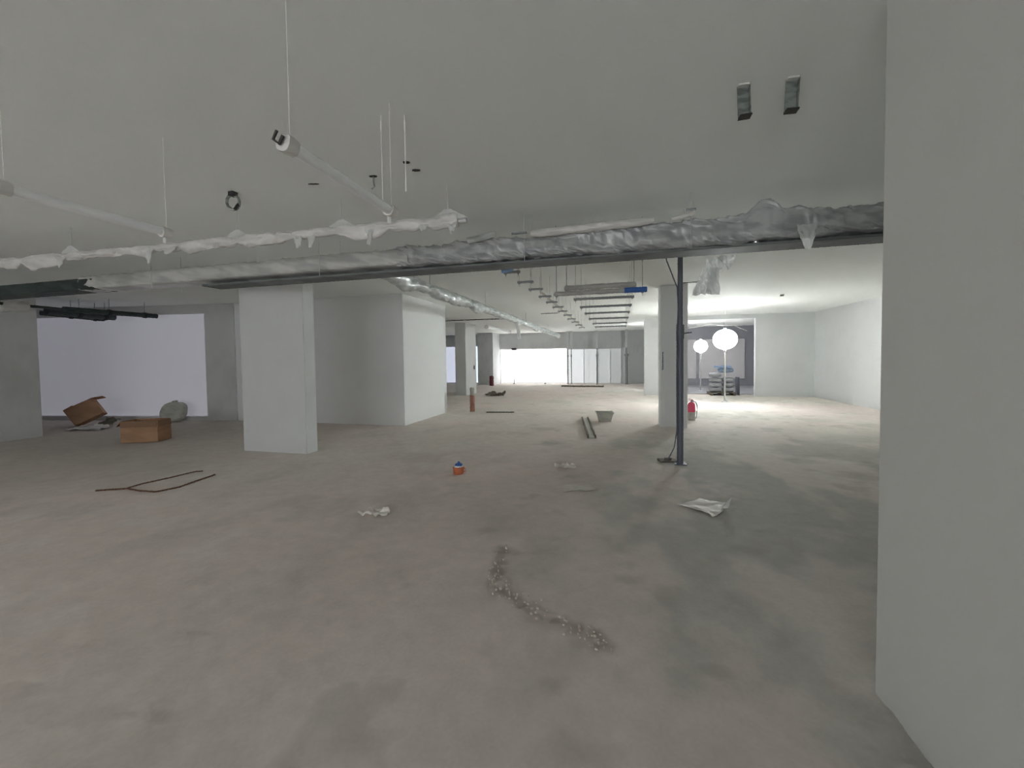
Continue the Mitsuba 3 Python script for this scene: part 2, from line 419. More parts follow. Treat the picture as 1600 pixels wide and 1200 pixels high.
for x0, x1, l in ((-3.03, -2.07, 0.42), (-2.03, -1.2, 0.31), (-1.16, -0.47, 0.20), (-0.43, 0.18, 0.13), (0.22, 0.6, 0.05)):
    k = obj('film_panel', box(x0, x1, YF + 0.15, YF + 0.17, 0.02, 2.13), 'm_pane', w, emitter=emitter(l * np.array([0.97, 1.0, 1.02])))
    labels[k] = {'label': 'translucent grey film panel'}

# wall with the opening behind the lamps, and the dim room beyond it
YR = 17.8
struct('wall_rear', cat_([box(1.05, 2.66, YR, YR + 0.2, -0.05, H), box(2.66, 5.17, YR, YR + 0.2, 3.05, H), box(5.17, 7.15, YR, YR + 0.2, -0.05, H)]), 'm_wall', 'white wall with a wide opening behind the work lamps')
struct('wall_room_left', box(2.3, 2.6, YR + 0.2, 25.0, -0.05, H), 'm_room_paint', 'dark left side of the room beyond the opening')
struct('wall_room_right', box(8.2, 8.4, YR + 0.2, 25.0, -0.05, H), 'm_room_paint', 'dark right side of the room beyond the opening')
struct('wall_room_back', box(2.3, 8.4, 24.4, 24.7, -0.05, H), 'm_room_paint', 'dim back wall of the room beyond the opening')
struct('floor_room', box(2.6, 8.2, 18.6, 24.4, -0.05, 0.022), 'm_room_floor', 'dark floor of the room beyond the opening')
k = obj('wall_panel', box(4.30, 6.55, 24.30, 24.39, 0.36, 2.5, 0.01), 'm_room_panel')
tag(k, 'pale upright panel on the back wall of the dim room', 'panel')
k = obj('wall_panel', box(2.75, 4.15, 24.30, 24.39, 0.36, 2.5, 0.01), 'm_room_panel')
tag(k, 'narrower pale panel on the back wall, behind the second lamp', 'panel')

# ------------------------------------------------------------------ columns
def column(x0, x1, y0, y1, label):
    k = obj('column', box(x0, x1, y0, y1, -0.05, H, 0.014), 'm_column')
    return tag(k, label, 'column')


column(-6.56, -5.2, 5.9, 6.17, 'broad white plastered column nearest on the left, before the core block')
c = column(0.92, 1.50, 9.8, 10.25, 'white column at the right centre, just behind the dark steel prop')
k = obj('chase_slot', box(0.965, 0.985, 9.785, 9.81, 1.30, 1.70), 'm_steel_dark', c)
tag(k, 'dark slot cut in the face')
c = column(-6.97, -6.47, 16.9, 18.25, 'slim far column beyond the core block, lit on its right face')
obj('switch_box', box(-6.475, -6.45, 17.9, 18.02, 1.12, 1.30, 0.004), 'm_black', c)

# ------------------------------------------------------------------ the wrapped duct across the hall
def duct_mesh(x0, x1, yc, zc, hy, hz, seed, amp, step=0.035, n=40, lump=None):
    ang = (np.arange(n) + 0.5) / n * 2 * np.pi
    c, s = np.cos(ang), np.sin(ang)
    e = 5.0
    py, pz = np.sign(c) * np.abs(c) ** (2 / e) * hy, np.sign(s) * np.abs(s) ** (2 / e) * hz
    xs_ = np.linspace(x0, x1, int((x1 - x0) / step))
    Xg, J = np.meshgrid(xs_, np.arange(n), indexing='ij')
    q = np.stack([Xg * 4.0 + pz[J] * 9, py[J] * 6, pz[J] * 11 + Xg * 1.2], -1)
    q2 = np.stack([Xg * 22 + pz[J] * 34, py[J] * 14, pz[J] * 10], -1)
    k = 1 + amp * ((meshkit.fbm(q, 4, seed) - 0.5) * 1.6 + (np.abs(meshkit.noise(q2, seed + 1) - 0.5) - 0.25) * 1.2)
    sagging = 0.016 * amp / 0.3 * np.clip((meshkit.fbm(np.stack([xs_ * 1.1, xs_ * 0, xs_ * 0 + seed], -1), 3, seed) - 0.45) * 4, 0, 1)
    Pz = zc + pz[J] * k - (pz[J] < -0.5 * hz) * sagging[:, None]
    if lump is not None:
        Pz = Pz + (pz[J] > 0.3 * hz) * lump(Xg)
    P = np.stack([Xg, yc + py[J] * k, Pz], -1)
    m = quads(P.reshape(-1, 3), grid_faces(len(xs_), n, True))
    o = (len(xs_) - 1) * n
    e_ = [(0, j, j + 1) for j in range(1, n - 1)] + [(o, o + j + 1, o + j) for j in range(1, n - 1)]
    m = trimesh.Trimesh(m.vertices, np.vstack([m.faces, e_]), process=False)
    m.fix_normals()
    return m


d = thing('air_duct', 'long rectangular duct crossing the whole hall under the ceiling, wrapped in creased plastic film', 'duct')
k = obj('wrapping', duct_mesh(-7.95, -2.4, 4.58, 2.835, 0.17, 0.105, 5, 0.16), 'm_film_duct', d, smooth=50)
tag(k, 'whitish film round the left half')
k = obj('wrapping', duct_mesh(-2.55, 4.9, 4.58, 2.83, 0.185, 0.125, 21, 0.34, step=0.022, n=56, lump=lambda x: 0.14 * np.exp(-((x - 1.37) / 0.13) ** 2) + 0.03 * np.exp(-((x - 1.66) / 0.12) ** 2)), 'm_film_grey', d, smooth=50)
tag(k, 'clear grey film round the right half, bulging upwards near its end')
k = obj('duct_body', box(-12.45, -7.6, 4.42, 4.74, 2.735, 2.905, 0.02), 'm_duct_green', d)
tag(k, 'bare dark green end')
k = obj('underside_shade', box(-5.6, 4.9, 4.47, 4.76, 2.662, 2.69, 0.006), 'm_underside_shade', d)  # added slab, gives the shade under the duct as dark colour
tag(k, 'dark strip added to stand for the shade under the duct')
for x in (-6.4, -3.6, -0.98, 0.70, 3.2):
    for y in (4.385, 4.80):
        obj('hanger_rod', rod((x, y, 2.66), (x, y, H), 0.0035, 6), 'm_rod_pale', d)
obj('rod_clip', box(0.655, 0.745, 4.37, 4.40, 3.03, 3.045), 'm_rod', d)
obj('rod_clip', box(-1.12, -0.95, 4.37, 4.40, 2.955, 2.97), 'm_rod', d)
k = obj('film_strip', wrapped((-0.90, 4.35, 2.93), (0.35, 4.36, 2.955), 0.040, 31, ties=(0.0, 1.22), crumple=0.35), 'm_film_white', d, smooth=50)
tag(k, 'pale roll of film lying along the duct')
obj('film_strip', wrapped((-1.62, 4.36, 2.92), (-1.30, 4.36, 2.965), 0.030, 33, crumple=0.5), 'm_film_pale', d, smooth=50)
obj('film_strip', wrapped((0.52, 4.34, 2.94), (0.72, 4.34, 2.985), 0.022, 34, crumple=0.6), 'm_film_white', d, smooth=50)
k = obj('film_flap', sheet((1.60, 4.37, 2.80), (1.78, 4.37, 2.80), (1.71, 4.34, 2.56), (1.66, 4.34, 2.57), 14, 0.05, 3), 'm_film_thin', d, smooth=True)
tag(k, 'translucent pointed flap of film')

# torn sheet hanging below the duct
s = thing('torn_film', 'torn sheet of translucent plastic hanging under the duct, right of the steel prop', 'plastic sheet')
obj('film_fold', sheet((0.90, 4.70, 2.632), (1.06, 4.66, 2.632), (0.93, 4.60, 2.25), (0.75, 4.66, 2.25), 26, 0.15, 5, freq=4.6), 'm_film_thin', s, smooth=True)
obj('film_fold', sheet((1.00, 4.66, 2.632), (1.16, 4.60, 2.632), (1.10, 4.58, 2.50), (1.00, 4.60, 2.46), 16, 0.12, 9, freq=4.0), 'm_film_thin', s, smooth=True)
obj('film_fold', sheet((0.92, 4.60, 2.50), (1.00, 4.60, 2.50), (1.00, 4.56, 2.22), (0.86, 4.54, 2.23), 12, 0.07, 12), 'm_film_thin', s, smooth=True)
k = obj('blue_film', sheet((-1.38, 4.82, 2.80), (-1.17, 4.82, 2.82), (-1.22, 4.82, 2.66), (-1.37, 4.82, 2.63), 12, 0.06, 6), 'm_film_blue', smooth=True)
tag(k, 'scrap of blue plastic film poking out below the duct', 'plastic sheet')

# ------------------------------------------------------------------ thinner wrapped pipe before the duct
p = thing('wrapped_pipe', 'thin pipe wound in drooping white film, running across the left half before the duct', 'pipe')
pa, pb = (-9.2, 3.30, 2.86), (-1.42, 3.58, 2.885)
obj('pipe', rod(pa, (-1.34, 3.585, 2.872), 0.022, 12), 'm_rod_pale', p)
obj('wrapping', wrapped(pa, pb, 0.046, 11, ties=(1.5, 2.2, 2.9, 3.4, 4.25, 4.6, 5.35, 6.0, 6.5, 7.1, 7.45), sag=0.06, crumple=0.5, step=0.018, n=24), 'm_film_white', p, smooth=50)
for x, z in ((-7.9, 0), (-6.2, 0), (-3.86, 0), (-2.63, 0), (-1.52, 0)):
    y = 3.30 + (x + 9.2) / 7.78 * 0.28
    obj('hanger_rod', rod((x, y, 2.86), (x, y, H), 0.0045, 6), 'm_rod_pale', p)
    obj('film_knot', sheet((x - 0.20, y - 0.02, 2.885), (x + 0.20, y - 0.02, 2.89), (x + 0.03, y - 0.01, 2.985), (x - 0.03, y - 0.01, 2.985), 9, 0.02, int(abs(x) * 10)), 'm_film_thin', p, smooth=True)
for i, (x, zb, wd) in enumerate(((-6.32, 2.745, 0.16), (-5.0, 2.70, 0.12), (-4.72, 2.79, 0.22), (-3.10, 2.735, 0.13), (-2.95, 2.73, 0.10), (-2.31, 2.715, 0.09), (-1.75, 2.80, 0.10), (-1.47, 2.77, 0.10))):
    y = 3.26 + (x + 9.2) / 7.78 * 0.28
    obj('film_flap', sheet((x - wd / 2, y, 2.87), (x + wd / 2, y, 2.87), (x + wd * 0.3, y - 0.03, zb), (x - wd * 0.1, y - 0.02, zb - 0.01), 10, 0.035, 40 + i, ragged=0.3), 'm_film_thin', p, smooth=True)

# pipe running to the far end
p = thing('wrapped_pipe', 'film-wrapped pipe running away from the duct towards the far window, a strip dangling midway', 'pipe')
obj('pipe', rod((-3.07, 4.95, 2.8), (-3.07, 22.2, 2.8), 0.04, 12), 'm_rod_pale', p)
obj('wrapping', wrapped((-3.09, 4.98, 2.8), (-3.07, 22.0, 2.8), 0.088, 15, ties=(1.4, 3.4, 5.5, 7.4, 8.6, 11, 13, 15), sag=0.06, crumple=0.4, step=0.05, n=18), 'm_film_pale', p, smooth=50)
obj('film_strip', sheet((-3.10, 12.4, 2.76), (-2.98, 12.4, 2.76), (-2.90, 12.38, 2.22), (-3.02, 12.38, 2.19), 12, 0.05, 19), 'm_film_thin', p, smooth=True)
for y in (6.4, 9.4, 13.8, 18.4):
    obj('hanger_rod', rod((-3.07, y, 2.84), (-3.07, y, H), 0.006, 6), 'm_rod_pale', p)


# ------------------------------------------------------------------ slim wrapped tubes hung on wires
def hung_tube(x, y0, y1, z, label, r=0.027):
    t = thing('hanging_tube', label, 'pipe', None)
    obj('tube', wrapped((x, y0, z), (x, y1, z), r, int(abs(x * 10)) + 3, crumple=0.07, sag=0.008), 'm_tube_white', t, smooth=60)
    for y in (y0, y1):
        obj('end_cap', wrapped((x, y - 0.03, z), (x, y + 0.03, z), r * 1.35, int(abs(x * 7)) + 1, crumple=0.25, step=0.008), 'm_film_white', t, smooth=60)
        obj('wire', rod((x, y + 0.01, z + r), (x, y + 0.01, H), 0.0016, 6), 'm_white_plastic', t)
    if y0 < 5:
        k = obj('hook', tube([(x - 0.005, y0 - 0.055, z + 0.035), (x - 0.03, y0 - 0.05, z + 0.005), (x - 0.01, y0 - 0.04, z - 0.012), (x + 0.012, y0 - 0.04, z + 0.02)], 0.007, 6), 'm_black', t)
        k = obj('film_tail', sheet((x - 0.03, y1, z - 0.02), (x + 0.0, y1, z - 0.02), (x - 0.0, y1, z - 0.075), (x - 0.025, y1, z - 0.07), 6, 0.01, 5), 'm_film_thin', t, smooth=True)
    return t


hung_tube(-1.37, 1.50, 2.32, 2.53, 'slim white film-wrapped tube hanging on two wires in the upper middle, nearest to the viewer')
hung_tube(-3.12, 1.44, 2.24, 2.53, 'slim white film-wrapped tube entering at the left edge, hung above the thin wrapped pipe')
hung_tube(-4.38, 13.5, 16.6, 2.70, 'slim white tube hanging far back, left of the pipe that runs away', r=0.05)

for i, (x, y, zb, l) in enumerate(((-1.494, 2.435, 2.63, 'loose white hanger wire at the left of a pair under the ceiling, upper middle'), (-1.346, 2.477, 2.72, 'thicker white hanger wire with a blob at its end, right one of a ceiling pair'))):
    t = thing('hanger_wire', l, 'wire')
    obj('wire', rod((x, y, zb), (x, y, H), 0.003 + 0.001 * i, 6), 'm_white_plastic', t)
    obj('ferrule', rod((x, y, zb - 0.012), (x, y, zb + 0.02), 0.0065, 8), 'm_white_plastic', t)
    obj('ferrule', rod((x, y, H - 0.10), (x, y, H - 0.04), 0.006, 8), 'm_white_plastic', t)

# ------------------------------------------------------------------ dark green pipes over the sheeted window
pi_ = 0
for a, b, r, l in (((-12.2, 6.5, 2.86), (-12.05, 8.35, 2.87), 0.06, 'dark green pipe under the ceiling before the sheeted window, longest of three'),
                   ((-12.75, 6.5, 2.85), (-13.0, 7.95, 2.84), 0.085, 'thick dark green pipe under the ceiling, in the middle of three by the sheeted window'),
                   ((-13.15, 6.6, 2.82), (-13.3, 7.9, 2.79), 0.055, 'thin dark green pipe, lowest and leftmost of three by the sheeted window')):
    t = thing('dark_pipe', l, 'pipe')
    obj('pipe', rod(a, b, r, 14), 'm_duct_green', t)
    for f in (0.45, 0.85):
        q = np.array(a) + (np.array(b) - np.array(a)) * f
        obj('clamp', rod(q - np.array([0, 0.03, 0]), q + np.array([0, 0.03, 0]), r * 1.25, 14), 'm_black', t)
        obj('hanger_rod', rod(q, (q[0], q[1], H), 0.006, 6), 'm_rod', t)
t = thing('dark_pipe', 'dark green pipe in a white wrap at the left edge, under the duct end', 'pipe')
obj('pipe', rod((-11.9, 4.95, 2.84), (-12.2, 6.45, 2.855), 0.03, 12), 'm_duct_green', t)
k = obj('wrapping', wrapped((-12.02, 5.45, 2.845), (-12.08, 5.85, 2.85), 0.085, 3, crumple=0.3, sag=0.05), 'm_film_white', t, smooth=50)
tag(k, 'white film wrap')


# ------------------------------------------------------------------ trapeze hangers receding along the ceiling
def trapeze(x0, x1, y, z, label, group=None, thick=0.02, m='m_rod', roll=None, blue=False):
    t = thing('trapeze_hanger', label, 'hanger', group)
    ch = [box(x0 - 0.03, x1 + 0.03, y - thick, y + thick, z - 0.004, z), box(x0 - 0.03, x1 + 0.03, y - thick, y - thick + 0.004, z, z + 1.4 * thick), box(x0 - 0.03, x1 + 0.03, y + thick - 0.004, y + thick, z, z + 1.4 * thick)]
    obj('channel', cat_(ch), m, t)
    for x in (x0, x1):
        obj('rod', rod((x, y, z - 0.05), (x, y, H), 0.004, 6), 'm_rod' if y < 5.7 else 'm_rod_pale', t)
        obj('nut', rod((x, y, z - 0.02), (x, y, z - 0.004), 0.013, 6), 'm_rod', t)
    if roll:
        k = obj('wrapping', wrapped((x0 - 0.02, y, z + 0.02), (x1 + 0.02, y, z + 0.02), roll, 4 + int(10 * y), crumple=0.25, step=0.03), 'm_dust', t, smooth=50)
        tag(k, 'greyish wrapping round the bar')
    if blue:
        k = obj('tape', rod((x1 - 0.2, y, z + 0.02), (x1 + 0.05, y, z + 0.02), roll * 1.12, 14), 'm_blue', t)
        tag(k, 'blue tape at the right end')
    return t


G1, G2 = 'short trapeze hangers in the left ceiling row', 'wide trapeze hangers in the right ceiling row'
for i, (a, b, y) in enumerate(((-1.53, -1.35, 5.62), (-1.52, -1.325, 6.40), (-1.49, -1.30, 7.12), (-1.48, -1.29, 8.0), (-1.485, -1.295, 8.87), (-1.485, -1.28, 9.77), (-1.49, -1.30, 10.69), (-1.47, -1.29, 11.7), (-1.5, -1.3, 12.9), (-1.51, -1.3, 14.1), (-1.51, -1.31, 15.4), (-1.51, -1.32, 16.8))):
    nth = ('', 'second', 'third', 'fourth', 'fifth', 'sixth', 'seventh', 'eighth', 'ninth', 'tenth', 'third last', 'last but one', 'last')[i if i < 9 else i + 1]
    lab = 'short grey trapeze hanger nearest in the left ceiling row, under the blue film scrap' if i == 0 else f'short grey trapeze hanger, {nth} from the front in the left ceiling row'
    trapeze(a, b, y, 2.8, lab, G1)
k = obj('ceiling_rail', box(-1.82, -1.42, 9.93, 9.97, 2.68, 2.70), 'm_rod')
tag(k, 'thin flat bar crossing the left hanger row', 'bar')
cable_tray = thing('cable_tray', 'narrow bright metal tray carried by the left row of trapeze hangers', 'cable tray')
obj('tray', cat_([box(-1.42, -1.35, 7.6, 17.0, 2.829, 2.834), box(-1.42, -1.415, 7.6, 17.0, 2.834, 2.858), box(-1.355, -1.35, 7.6, 17.0, 2.834, 2.858)]), 'm_board', cable_tray)
trapeze(-0.72, 0.275, 4.98, 2.355, 'lowest wide hanger nearest in the right ceiling row, its wrapped bar ending in blue tape', roll=0.028, blue=True)
trapeze(-0.655, 0.20, 5.46, 2.50, 'wide hanger with a grey-brown wrapped bar, just behind the blue-taped one', roll=0.034)
for i, y in enumerate((6.5, 7.54, 8.64, 9.88, 11.3, 12.55)):
    nth = ('third', 'fourth', 'fifth', 'sixth', 'seventh', 'eighth and last')[i]
    trapeze(-0.64, 0.21, y, 2.50, f'bare wide trapeze hanger, {nth} from the front in the right ceiling row', G2, thick=0.022)

k = obj('ceiling_pipe', rod((-6.2, 12.8, 2.9), (-3.2, 12.93, 2.9), 0.014, 8), 'm_black')
k = tag(k, 'thin dark pipe crossing behind the core block to the running pipe', 'pipe')

# ------------------------------------------------------------------ small ceiling fixings
def bracket(x, y, dx, lean, label):
    t = thing('ceiling_bracket', label, 'bracket')
    w = 0.032
    obj('strap', cat_([move(box(-w, w, -0.002, 0.002, -0.19, 0), (x, y, H), ry=lean), move(box(w - 0.004, w, -0.03, 0.002, -0.19, 0), (x, y, H), ry=lean)]), 'm_galv', t)
    obj('foot', move(box(-w, w, -0.05, 0.006, -0.196, -0.188), (x, y, H), ry=lean), 'm_black', t)
    obj('plate', box(x - 0.03, x + 0.03, y - 0.03, y + 0.02, H - 0.01, H), 'm_board', t)


bracket(0.725, 2.76, 0, -0.03, 'small galvanised strap bracket hanging from the ceiling, left of two')
bracket(0.985, 2.77, 0, 0.05, 'small galvanised strap bracket hanging from the ceiling, right of two, near the right wall')
for x, y, a, b, l in ((-2.652, 3.187, 0.05, 0.008, 'faint narrow slot in the ceiling left of the hanging tube'), (-2.052, 3.20, 0.035, 0.018, 'dark ceiling hole with a loose wire end, right of the hanging tube'),
                      (-1.65, 3.052, 0.028, 0.018, 'dark ceiling hole right behind the thick hanger wire'), (-1.64, 3.20, 0.035, 0.016, 'dark ceiling hole right of the hanger wires, lower of two')):
    m = trimesh.creation.cylinder(radius=1.0, height=0.008, sections=16)
    m.apply_scale([a, b, 1])
    k = obj('ceiling_hole', move(m, (x, y, H - 0.003), rz=0.25), 'm_black')
    tag(k, l, 'hole')
    if 'loose wire' in l:
        k2 = free('ceiling_hole')
k = obj('wire_tail', tube([(-2.05, 3.2, H), (-2.055, 3.21, H - 0.05), (-2.04, 3.2, H - 0.09), (-2.07, 3.2, H - 0.11)], 0.007, 6), 'm_rod')
tag(k, 'short grey wire end dangling from a ceiling hole', 'wire')
t = thing('pipe_clamp', 'open metal clamp ring hanging from the ceiling at the upper left', 'clamp')
ring = trimesh.creation.torus(0.068, 0.014, major_sections=28, minor_sections=8)
ring.apply_transform(trimesh.transformations.euler_matrix(math.pi / 2, 0, 0.35))
ring.apply_scale([0.75, 1, 1])
obj('ring', move(ring, (-3.50, 3.13, 3.105)), 'm_galv', t)
obj('mount', box(-3.53, -3.47, 3.10, 3.16, 3.16, H, 0.005), 'm_black', t)
obj('screw', rod((-3.46, 3.11, 3.03), (-3.46, 3.15, 3.09), 0.014, 8), 'm_black', t)
k = obj('smoke_sensor', lathe([(0, 0), (0.04, 0), (0.05, 0.02), (0.05, 0.05), (0, 0.05)], (4.207, 12.35, H - 0.05), 16), 'm_galv', smooth=40)
tag(k, 'tiny grey sensor on the lit ceiling right of the work lamps', 'sensor')
k = obj('ceiling_slot', box(1.36, 1.70, 9.60, 9.66, H - 0.01, H), 'm_black')
tag(k, 'thin dark slot in the ceiling by the right-hand column', 'slot')
k = obj('lintel_fixture', box(-6.55, -6.28, 25.2, 25.5, 2.14, 2.26, 0.02), 'm_black')
tag(k, 'small dark fixture under the lintel of the glaring far window', 'fixture')

# ------------------------------------------------------------------ steel props
t = thing('steel_prop', 'tall dark steel prop standing from floor to ceiling before the right-hand column', 'prop')
obj('outer_tube', rod((0.885, 6.467, 0.012), (0.885, 6.467, 2.05), 0.046, 16), 'm_steel_dark', t)
obj('inner_tube', rod((0.885, 6.467, 2.0), (0.885, 6.467, H - 0.01), 0.036, 16), 'm_steel_dark', t)
obj('collar', rod((0.885, 6.467, 1.86), (0.885, 6.467, 2.06), 0.056, 16), 'm_steel_dark', t)
obj('handle', rod((0.86, 6.46, 1.93), (1.04, 6.44, 1.945), 0.010, 8), 'm_steel_dark', t)
obj('base_plate', box(0.80, 0.97, 6.38, 6.55, 0.0, 0.014), 'm_steel_dark', t)
obj('head_plate', box(0.80, 0.97, 6.38, 6.55, H - 0.012, H), 'm_steel_dark', t)
k = obj('cable', tube([(0.665, 6.46, 3.18), (0.70, 6.46, 3.0), (0.78, 6.46, 2.78), (0.845, 6.46, 2.60), (0.855, 6.45, 2.3), (0.835, 6.43, 1.9), (0.832, 6.43, 1.2), (0.835, 6.43, 0.5), (0.80, 6.44, 0.25), (0.70, 6.46, 0.03)], 0.009, 6), 'm_steel_dark', t)
tag(k, 'cable strapped along it, splayed at the top and foot')
t = thing('ground_plate', 'dark flat scrap lying on the floor left of the prop foot', 'scrap')
obj('plate', move(box(-0.13, 0.13, -0.09, 0.09, 0, 0.022, 0.006), (0.72, 6.60, 0.003), rz=0.2), 'm_wood_dark', t)
obj('stub', move(box(-0.05, 0.05, -0.03, 0.03, 0.022, 0.05, 0.006), (0.73, 6.60, 0.003), rz=0.5), 'm_wood_dark', t)


def far_prop(x, label, r=0.032, h=2.15):
    t = thing('steel_prop', label, 'prop')
    obj('outer_tube', rod((x, 24.9, 0.0), (x, 24.9, 1.72), r * 1.25, 10), 'm_rod', t)
    obj('inner_tube', rod((x + 0.0, 24.9, 1.7), (x, 24.9, h), r, 10), 'm_rod', t)
    obj('collar', rod((x, 24.9, 1.66), (x, 24.9, 1.78), r * 2.1, 10), 'm_rod', t)
    obj('base_plate', box(x - 0.08, x + 0.08, 24.82, 24.98, 0, 0.012), 'm_rod', t)
    obj('head_plate', box(x - 0.08, x + 0.08, 24.82, 24.98, h - 0.01, H), 'm_beam', t)


far_prop(-2.94, 'far steel prop at the edge of the glaring window, left of a close pair', 0.022)
far_prop(-2.74, 'far steel prop at the edge of the glaring window, right of a close pair', 0.022)
far_prop(-1.215, 'dark far steel prop standing alone before the veiled window')
far_prop(0.475, 'thickest far steel prop, rightmost before the veiled window', 0.06)
for x, l in ((-6.33, 'short stub post at the foot of the glaring window, left of two'), (-4.35, 'short stub post at the foot of the glaring window, right of two')):
    k = obj('stub_post', lathe([(0, 0), (0.06, 0), (0.06, 0.03), (0.03, 0.05), (0.022, 0.4), (0, 0.4)], (x, 24.9, 0.0), 12), 'm_rod', smooth=40)
    tag(k, l, 'post')


# ------------------------------------------------------------------ work lamps
def work_lamp(x, y, z, rx, ry, rz, radiance, label, tint=LAMP_TINT, rear=0.045, turn=-0.5):
    """A flattish globe, as wide as the glare; its front shines fully, an added rear glow only faintly."""
    t = thing('work_lamp', label, 'lamp')
    g = trimesh.creation.icosphere(subdivisions=4, radius=1.0)
    front = g.triangles_center[:, 1] < 0
    for name, pick, l in (('globe', front, radiance), ('added_rear_glow', ~front, radiance * rear)):  # rear half glows too, added to brighten the walls behind the lamp
        m = trimesh.Trimesh(g.vertices * [rx, ry, rz], g.faces[pick], process=False)
        m.remove_unreferenced_vertices()
        obj(name, move(m, (x, y, z), rz=turn), 'm_white_plastic', t, smooth=True, emitter=emitter(l * tint))
    obj('pole', rod((x, y, 0.02), (x, y, z - rz + 0.02), 0.028, 12), 'm_rod_pale', t)
    obj('collar', rod((x, y, z - rz - 0.06), (x, y, z - rz + 0.02), 0.05, 14), 'm_rod_pale', t)
    obj('cap', rod((x, y, z + rz - 0.02), (x, y, z + rz + 0.05), 0.05, 14), 'm_rod_pale', t)
    obj('base', lathe([(0, 0), (0.10, 0), (0.10, 0.015), (0.04, 0.04), (0, 0.04)], (x, y, 0.0), 18), 'm_rod_pale', t)
    return t


work_lamp(3.56, 15.5, 2.16, 0.40, 0.17, 0.35, L_LAMP, 'glaring white globe work lamp on a thin pole, the larger one before the opening')
work_lamp(3.60, 20.0, 2.04, 0.30, 0.18, 0.29, L_LAMP2, 'smaller glaring globe work lamp farther back inside the dim room', tint=np.array([1.0, 0.97, 0.95]), rear=1.0)
work_lamp(1.85, 20.6, 2.1, 0.30, 0.18, 0.29, L_LAMP3, 'work lamp out of sight behind the white rear wall', turn=-1.45)
k = obj('lamp_cable', cat_([tube([(2.35, 16.6, 2.64), (2.75, 16.4, 2.66), (3.2, 16.1, 2.74), (3.54, 15.52, 2.63)], 0.018, 6), tube([(3.58, 15.52, 2.63), (3.95, 16.0, 2.68), (4.3, 16.6, 2.60), (4.85, 17.75, 2.55)], 0.014, 6), rod((3.56, 15.5, 2.62), (3.56, 15.5, H - 0.01), 0.008, 6)]), 'm_white_plastic')
tag(k, 'white supply cable draped from the ceiling over the larger work lamp', 'cable')

# ------------------------------------------------------------------ stack in the opening
ped = thing('pallet', 'low dark pallet under the stacked sacks in the opening', 'pallet')
for i in range(6):
    obj('slat', box(3.60, 4.56, 18.02 + i * 0.13, 18.11 + i * 0.13, 0.10, 0.122), 'm_wood_dark', ped)
for x in (3.62, 4.02, 4.46):
    obj('bearer', box(x, x + 0.09, 18.02, 18.76, 0.0, 0.10), 'm_wood_dark', ped)


def sack(cx_, cy_, z0, w, d_, h_, rot, m, label, group, seed):
    g = trimesh.creation.icosphere(subdivisions=4, radius=1.0)
    v = g.vertices
    v = np.sign(v) * np.abs(v) ** 0.55
    n_ = meshkit.fbm(v * 2.0 + seed * 3, 3, seed) - 0.5
    v = v * (1 + 0.16 * n_[:, None])
    g = trimesh.Trimesh(v * [w / 2, d_ / 2, h_ / 2], g.faces, process=False)
    k = obj('sack', move(g, (cx_, cy_, z0 + h_ / 2), rz=rot), m, smooth=True)
    tag(k, label, 'sack', group)


SG = 'grey sacks stacked in the opening'
for row, tier in enumerate(('bottom', 'second', 'third', 'top')):
    for i in range(2 if row < 3 else 1):
        side = ('left', 'right')[i] if row < 3 else 'single'
        sack(3.86 + i * 0.47, 18.38, 0.135 + row * 0.198, 0.435, 0.58 - 0.02 * row, 0.178, 0.0, 'm_sack', f'dusty grey sack, {side} one of the {tier} tier of the stack in the opening', SG, row * 2 + i)
sack(4.24, 18.38, 0.91, 0.52, 0.52, 0.20, 0.15, 'm_sack_blue', 'bluish grey bundle on top of the sack stack in the opening', None, 21)
k = obj('stack_sheet', sheet((3.76, 18.06, 1.125), (4.42, 18.05, 1.13), (4.44, 18.55, 1.20), (3.82, 18.55, 1.17), 16, 0.06, 8, zmin=1.12), 'm_film_blue', smooth=True)
tag(k, 'light blue plastic sheet thrown over the top of the sack stack', 'plastic sheet')
k = obj('stack_board', move(box(-0.02, 0.02, -0.25, 0.25, 0, 0.72, 0.005), (4.70, 18.40, 0.005), ry=-0.02), 'm_steel_dark')
tag(k, 'dark narrow board leaning upright at the right of the sack stack', 'board')

# ------------------------------------------------------------------ fire extinguisher and standing pipes
t = thing('fire_extinguisher', 'red fire extinguisher with a dusty grey lower half, right of the right-hand column', 'fire extinguisher')
ex, ey = 1.775, 11.04
obj('cylinder', lathe([(0, 0.20), (0.088, 0.20), (0.09, 0.34), (0.082, 0.40), (0.05, 0.44), (0.025, 0.455), (0, 0.455)], (ex, ey, 0), 24), 'm_red', t, smooth=40)
k = obj('skirt', lathe([(0, 0.0), (0.088, 0.0), (0.091, 0.01), (0.091, 0.20), (0, 0.20)], (ex, ey, 0), 24), 'm_dust', t, smooth=40)
tag(k, 'dust-grey lower half')
obj('valve', rod((ex, ey, 0.45), (ex, ey, 0.50), 0.022, 12), 'm_rod', t)
obj('lever', cat_([move(box(-0.09, 0.03, -0.012, 0.012, 0, 0.012), (ex + 0.02, ey, 0.50), ry=0.25), move(box(-0.08, 0.03, -0.012, 0.012, 0, 0.012), (ex + 0.02, ey, 0.478), ry=-0.05)]), 'm_red', t)
obj('hose', tube([(ex + 0.02, ey, 0.47), (ex + 0.10, ey, 0.45), (ex + 0.135, ey, 0.36), (ex + 0.13, ey, 0.2), (ex + 0.115, ey, 0.06), (ex + 0.07, ey - 0.03, 0.03)], 0.011, 8), 'm_rod', t)

